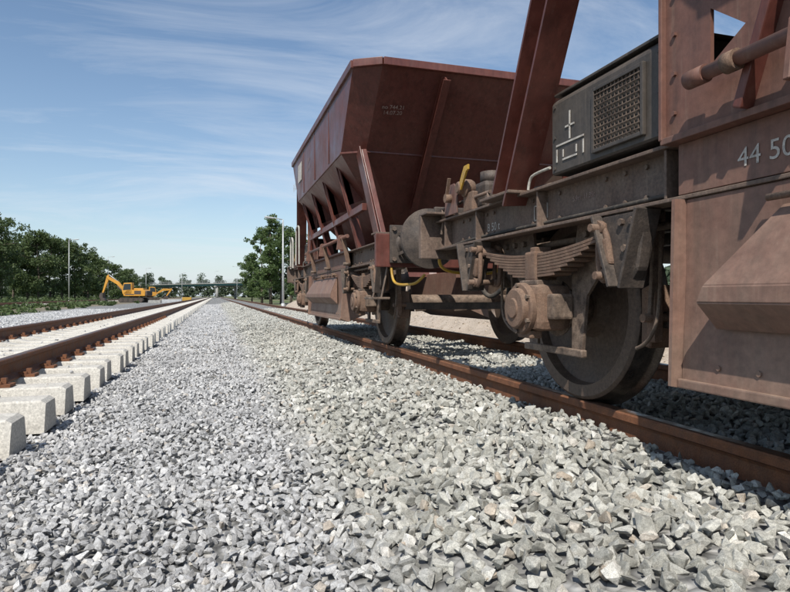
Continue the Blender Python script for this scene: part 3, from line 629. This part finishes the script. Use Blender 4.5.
def tree(name,loc,h,cr,seed,mat=None,leaf=.28,slim=False):
    g=random.Random(seed); T=empty(name,loc); mat=mat or LEAF
    th=h*.92; pts=[Vector((0,0,-.2))]; 
    for k in range(1,6): pts.append(Vector((g.uniform(-.03,.03)*h*k/5,g.uniform(-.03,.03)*h*k/5,th*k/5)))
    r0=h*.018
    for k in range(5): rod(T,'trunk_%d'%k,pts[k],pts[k+1],r0*(1-k/5.5),BARK,8,r0*(1-(k+1)/5.5))
    cs=[];rs=[]; nb=30
    for k in range(nb):
        t=g.uniform(.12,.98); base=pts[min(4,int(t*5))].lerp(pts[min(5,int(t*5)+1)],t*5-int(t*5))
        ang=g.uniform(0,6.28); prof=math.sin(math.pi*min(1,(t-.02)*1.0))**.6
        L=cr*prof*g.uniform(.55,1.1); tip=base+Vector((math.cos(ang)*L,math.sin(ang)*L,L*g.uniform(.1,.6)))
        rod(T,'limb_%d'%k,base,tip,r0*.3,BARK,5,r0*.08)
        for m in range(4):
            q=base.lerp(tip,g.uniform(.35,1.05))+Vector((g.uniform(-1,1),g.uniform(-1,1),g.uniform(-.7,.9)))*cr*.2
            cs.append(q[:]); rs.append(cr*g.uniform(.13,.30))
    V,F=leaves(cs,rs,60,leaf,seed); meshobj('crown',V,F,mat,T); return T
TH=math.radians(16.97)
def P3(u,d,z=-.6):
    r=(u-395)/590*d; return (r*math.cos(TH)+d*math.sin(TH), d*math.cos(TH)-r*math.sin(TH), z)
k=0
for u,d,h,cr in ((-40,88,14.0,5),(-14,95,15.2,5),(1,100,14.8,4.6),(13,112,12.5,4.5),(27,118,13.6,4.5),(38,112,13.4,4.6),(50,122,14.4,4.6),(62,128,13.6,4.2),(75,130,12.8,4.6),(88,140,12.2,4.2),(-75,80,12.5,5),(100,150,11.2,3.8),(112,165,10.4,4),(126,185,9.6,4)):
    tree('tree',P3(u,d),h,cr,100+k,leaf=.24); k+=1
for u,d,h,cr in ((262,88,11.4,2.3),(271,80,13.0,2.4),(281,84,11.8,2.3),(291,78,11.2,2.3),(252,110,9.0,2.6)):
    tree('birch_tree',P3(u,d),h,cr,200+k,LEAF2,leaf=.17,slim=True); k+=1
cs=[];rs=[]; g=random.Random(5)
def mass(u0,u1,d0,d1,h0,h1,n):
    for i in range(n):
        t=g.random(); u=u0+(u1-u0)*t; d=d0+(d1-d0)*t+g.uniform(-8,8); hh=(h0+(h1-h0)*t)*(.75+.25*math.sin(u*.35)+.12*math.sin(u*1.1)) 
        z=-.6+hh*g.random()**.7; p=P3(u,d,z); cs.append(p); rs.append(hh*.16+.5)
mass(-120,150,190,230,9,8,420); mass(125,262,430,430,17,13,360); mass(300,460,160,120,5,5,160); mass(460,900,110,70,5,4,420); mass(245,330,200,180,8,7,130)
V,F=leaves(cs,rs,70,.7,9); meshobj('distant_trees',V,F,LEAFD)
cs=[];rs=[]
for i in range(900):
    u=g.uniform(-140,225); d=g.uniform(50,170); p=P3(u,d,-.5)
    if p[0]>-20.5: continue
    cs.append((p[0],p[1],-.6+g.uniform(.1,.6))); rs.append(g.uniform(.4,1.2))
for i in range(260):
    x=g.choice([g.uniform(-16,-9.5),g.uniform(-16,-13)]); y=g.uniform(16,90); cs.append((x,y,-.37)); rs.append(g.uniform(.15,.4))
V,F=leaves(cs,rs,26,.2,10); meshobj('roadside_weeds',V,F,LEAF)

# ---------------------------------------------------------------- lamps
def lamp(u,d,h,arm=1):
    x,y,z=P3(u,d); L=empty('street_lamp',(x,y,z))
    rod(L,'pole',(0,0,0),(0,0,h),.11,GALV,12,.05); rod(L,'base',(0,0,0),(0,0,.5),.16,GALV,12)
    rod(L,'arm',(-.05,0,h),(arm*.9,0,h+.12),.035,GALV,8)
    box(L,'lamp_head',(arm*1.15,0,h+.13),(.75,.28,.12),GALV,Matrix.Rotation(-.1*arm,3,'Y'),.04)
    box(L,'lamp_lens',(arm*1.15,0,h+.062),(.5,.2,.03),HANDR,None,.01)
lamp(283,50,7.6,-1); lamp(69,100,10.6,1); lamp(252,130,8.5,-1); lamp(146,190,10,1); lamp(40,230,12,1); lamp(108,150,11,1); lamp(215,260,12,1); lamp(182,230,10,1); lamp(4,150,13,1); lamp(237,200,11,-1)

# ---------------------------------------------------------------- bridge
B=empty('road_bridge')
b0=Vector((-60,319,0)); b1=Vector((150,2,0)); dv=(b1-b0).normalized(); nv=Vector((-dv.y,dv.x,0))
beam(B,'girder',b0+Vector((0,0,4.7)),b1+Vector((0,0,4.7)),.5,.65,TEAL); beam(B,'girder',b0+nv*8+Vector((0,0,4.7)),b1+nv*8+Vector((0,0,4.7)),.5,.65,TEAL)
beam(B,'deck',b0+nv*4+Vector((0,0,5.13)),b1+nv*4+Vector((0,0,5.13)),10.5,.2,PIER)
for o_ in (-.9,8.9):
    for hz in (.5,1.05): beam(B,'parapet_rail',b0+nv*o_+Vector((0,0,5.22+hz)),b1+nv*o_+Vector((0,0,5.22+hz)),.05,.05,GALV)
    for kk in range(0,126,2): 
        q=b0+dv*(kk*3.0)+nv*o_; box(B,'parapet_post',q+Vector((0,0,5.77)),(.06,.06,1.1),GALV,None,0)
for kk in (14,62,110,158,206,254,302,350):
    for o_ in (.0,8): rod(B,'pier',b0+dv*kk+nv*o_+Vector((0,0,-.7)),b0+dv*kk+nv*o_+Vector((0,0,4.1)),.5,PIER,16)
    beam(B,'pier_cap',b0+dv*kk-nv*1+Vector((0,0,4.1)),b0+dv*kk+nv*9+Vector((0,0,4.1)),1.0,.4,PIER)

# ---------------------------------------------------------------- excavator
def excavator(loc,rz,sc=1.0,fold=False):
    E=empty('excavator',loc); E.rotation_euler=(0,0,rz); E.scale=(sc,sc,sc)
    for s in (-1,1):
        pts=[(-1.7,.35),(-1.45,.08),(1.45,.08),(1.7,.35),(1.7,.5),(1.45,.78),(-1.45,.78),(-1.7,.5)]
        prism(E,'crawler_track',[(x,s*1.05-.25,z) for x,z in pts],(0,.5,0),RUBBER,bev=.03)
        for kx in (-1.35,-.7,0,.7,1.35): rod(E,'track_roller',(kx,s*1.32,.42),(kx,s*1.0,.42),.25,DARK,14)
    rod(E,'slew_ring',(0,0,.75),(0,0,1.0),.6,DARK,24)
    prism(E,'upper_body',[(-1.9,-1.2,1.0),(1.0,-1.2,1.0),(1.1,-1.2,1.3),(.6,-1.2,1.85),(-1.6,-1.2,1.95),(-1.95,-1.2,1.7)],(0,2.4,0),ORA,bev=.05)
    box(E,'engine_cover',(-.9,0,2.02),(1.3,1.6,.2),ORA,None,.05); box(E,'counterweight',(-2.0,0,1.4),(.4,2.3,.7),DARK,None,.1)
    box(E,'side_grille',(-.9,1.21,1.5),(.9,.03,.5),DARK,None,.01); box(E,'side_stripe',(.2,1.21,1.25),(1.2,.02,.12),DARK,None,.0)
    prism(E,'cab',[(-.1,.25,1.3),(1.15,.25,1.3),(1.25,.25,1.8),(1.0,.25,2.85),(-.1,.25,2.9)],(0,.95,0),ORA,bev=.04)
    prism(E,'cab_window',[(.02,.23,1.9),(1.1,.23,1.85),(.93,.23,2.7),(.02,.23,2.75)],(0,.99,0),GLASS)
    prism(E,'cab_front_window',[(1.23,.33,1.6),(1.285,.33,1.8),(1.06,.33,2.7),(1.0,.33,2.7)],(0,.8,0),GLASS)
    rod(E,'exhaust',(-1.1,.5,2.1),(-1.1,.5,2.6),.06,DARK,8)
    def arm(nm,pts,w): prism(E,nm,[(x,-.2,z) for x,z in pts],(0,w,0),ORA,bev=.02)
    if not fold:
        arm('boom',[(.7,1.3),(1.0,1.25),(2.3,2.7),(3.7,3.5),(3.7,3.75),(3.5,3.8),(2.05,3.05)],.35)
        arm('stick',[(3.4,4.1),(3.7,3.9),(4.35,1.5),(4.2,1.4),(3.5,3.2)],.28)
        rod(E,'boom_cylinder',(1.1,0,1.2),(2.3,0,2.5),.09,DARK,10); rod(E,'stick_cylinder',(2.2,-.03,3.1),(3.45,-.03,4.05),.07,GALV,10)
        prism(E,'bucket',[(4.1,-.55,1.5),(4.5,-.55,1.4),(4.65,-.55,.9),(4.3,-.55,.35),(3.75,-.55,.25),(3.9,-.55,.6),(4.15,-.55,.8)],(0,1.0,0),DARK,bev=.03)
    else:
        arm('boom',[(.7,1.3),(1.0,1.25),(2.6,2.1),(4.2,2.2),(4.2,2.5),(2.5,2.55)],.35)
        arm('stick',[(4.0,2.6),(4.3,2.5),(3.2,.9),(3.0,.95)],.28)
        prism(E,'bucket',[(2.7,-.55,1.0),(3.3,-.55,1.1),(3.5,-.55,.6),(3.1,-.55,.15),(2.5,-.55,.2),(2.7,-.55,.6)],(0,1.0,0),DARK,bev=.03)
excavator(P3(134,84,-.5),math.radians(168))
excavator(P3(150,120,-.5),math.radians(12),1.0,True)
C=empty('material_pile',P3(172,80,-.45)); 
for i,(x,y,w,h_) in enumerate(((0,0,2.5,.5),(1.9,.5,1.2,.8),(-2.2,.4,1.6,.4))): box(C,'crate_%d'%i,(x,y,h_/2),(w,1.0,h_),(GALV,YEL,PIER)[i],None,.04)

# ---------------------------------------------------------------- world, sun, camera
sd=Vector((-.50,-.86,0)).normalized(); EL=math.radians(48)
sv=Vector((sd.x*math.cos(EL),sd.y*math.cos(EL),math.sin(EL)))
w=bpy.data.worlds.new('World'); S.world=w; w.use_nodes=True; nt=w.node_tree; nt.nodes.clear()
out=nt.nodes.new('ShaderNodeOutputWorld'); bg=nt.nodes.new('ShaderNodeBackground'); bg.inputs[1].default_value=.125
sky=nt.nodes.new('ShaderNodeTexSky'); sky.sky_type='NISHITA'; sky.sun_disc=False; sky.sun_elevation=EL; sky.sun_rotation=math.atan2(sv.x,sv.y); sky.air_density=1.15; sky.dust_density=.3; sky.ozone_density=2.6
tc=nt.nodes.new('ShaderNodeTexCoord'); sp=nt.nodes.new('ShaderNodeSeparateXYZ'); nt.links.new(tc.outputs['Generated'],sp.inputs[0])
zc=math_(nt,'MAXIMUM',sp.outputs[2],0.0)
z=math_(nt,'ADD',zc,.16)
cx=math_(nt,'DIVIDE',sp.outputs[0],z); cy=math_(nt,'DIVIDE',sp.outputs[1],z)
cb=nt.nodes.new('ShaderNodeCombineXYZ'); nt.links.new(cx,cb.inputs[0]); nt.links.new(cy,cb.inputs[1])
mp=nt.nodes.new('ShaderNodeMapping'); mp.inputs['Rotation'].default_value=(0,0,math.radians(35)); mp.inputs['Scale'].default_value=(.5,1.3,1); nt.links.new(cb.outputs[0],mp.inputs[0])
n1=noise(nt,mp.outputs[0],1.5,10,.66); n1.inputs['Distortion'].default_value=.7
n2=noise(nt,cb.outputs[0],.55,4,.5)
a=math_(nt,'ADD',math_(nt,'MULTIPLY',n1.outputs[0],.62),math_(nt,'MULTIPLY',n2.outputs[0],.38))
r=ramp(nt,[(.46,0.0),(.56,.38),(.68,.9)]); nt.links.new(a,r.inputs[0])
hz=math_(nt,'POWER',math_(nt,'SUBTRACT',1.0,zc,True),9.0)
c0=mix(nt,math_(nt,'MULTIPLY',hz,.75),sky.outputs[0],(4.4,5.4,6.8))
c=mix(nt,math_(nt,'MULTIPLY',r.outputs[0],.72),c0,(6.3,6.7,7.3))
nt.links.new(c,bg.inputs[0]); nt.links.new(bg.outputs[0],out.inputs[0])
sl=bpy.data.lights.new('sun','SUN'); sl.energy=5.0; sl.angle=math.radians(.5); sl.color=(1,.955,.885)
so=link(bpy.data.objects.new('sun',sl)); so.rotation_euler=sv.to_track_quat('Z','Y').to_euler(); so.location=(0,0,30)
cam=bpy.data.cameras.new('camera'); cam.sensor_width=36; cam.lens=590/790*36; cam.clip_start=.05; cam.clip_end=8000
co=link(bpy.data.objects.new('camera',cam)); co.location=(0,0,.52); co.rotation_euler=(math.radians(90),0,-TH); S.camera=co
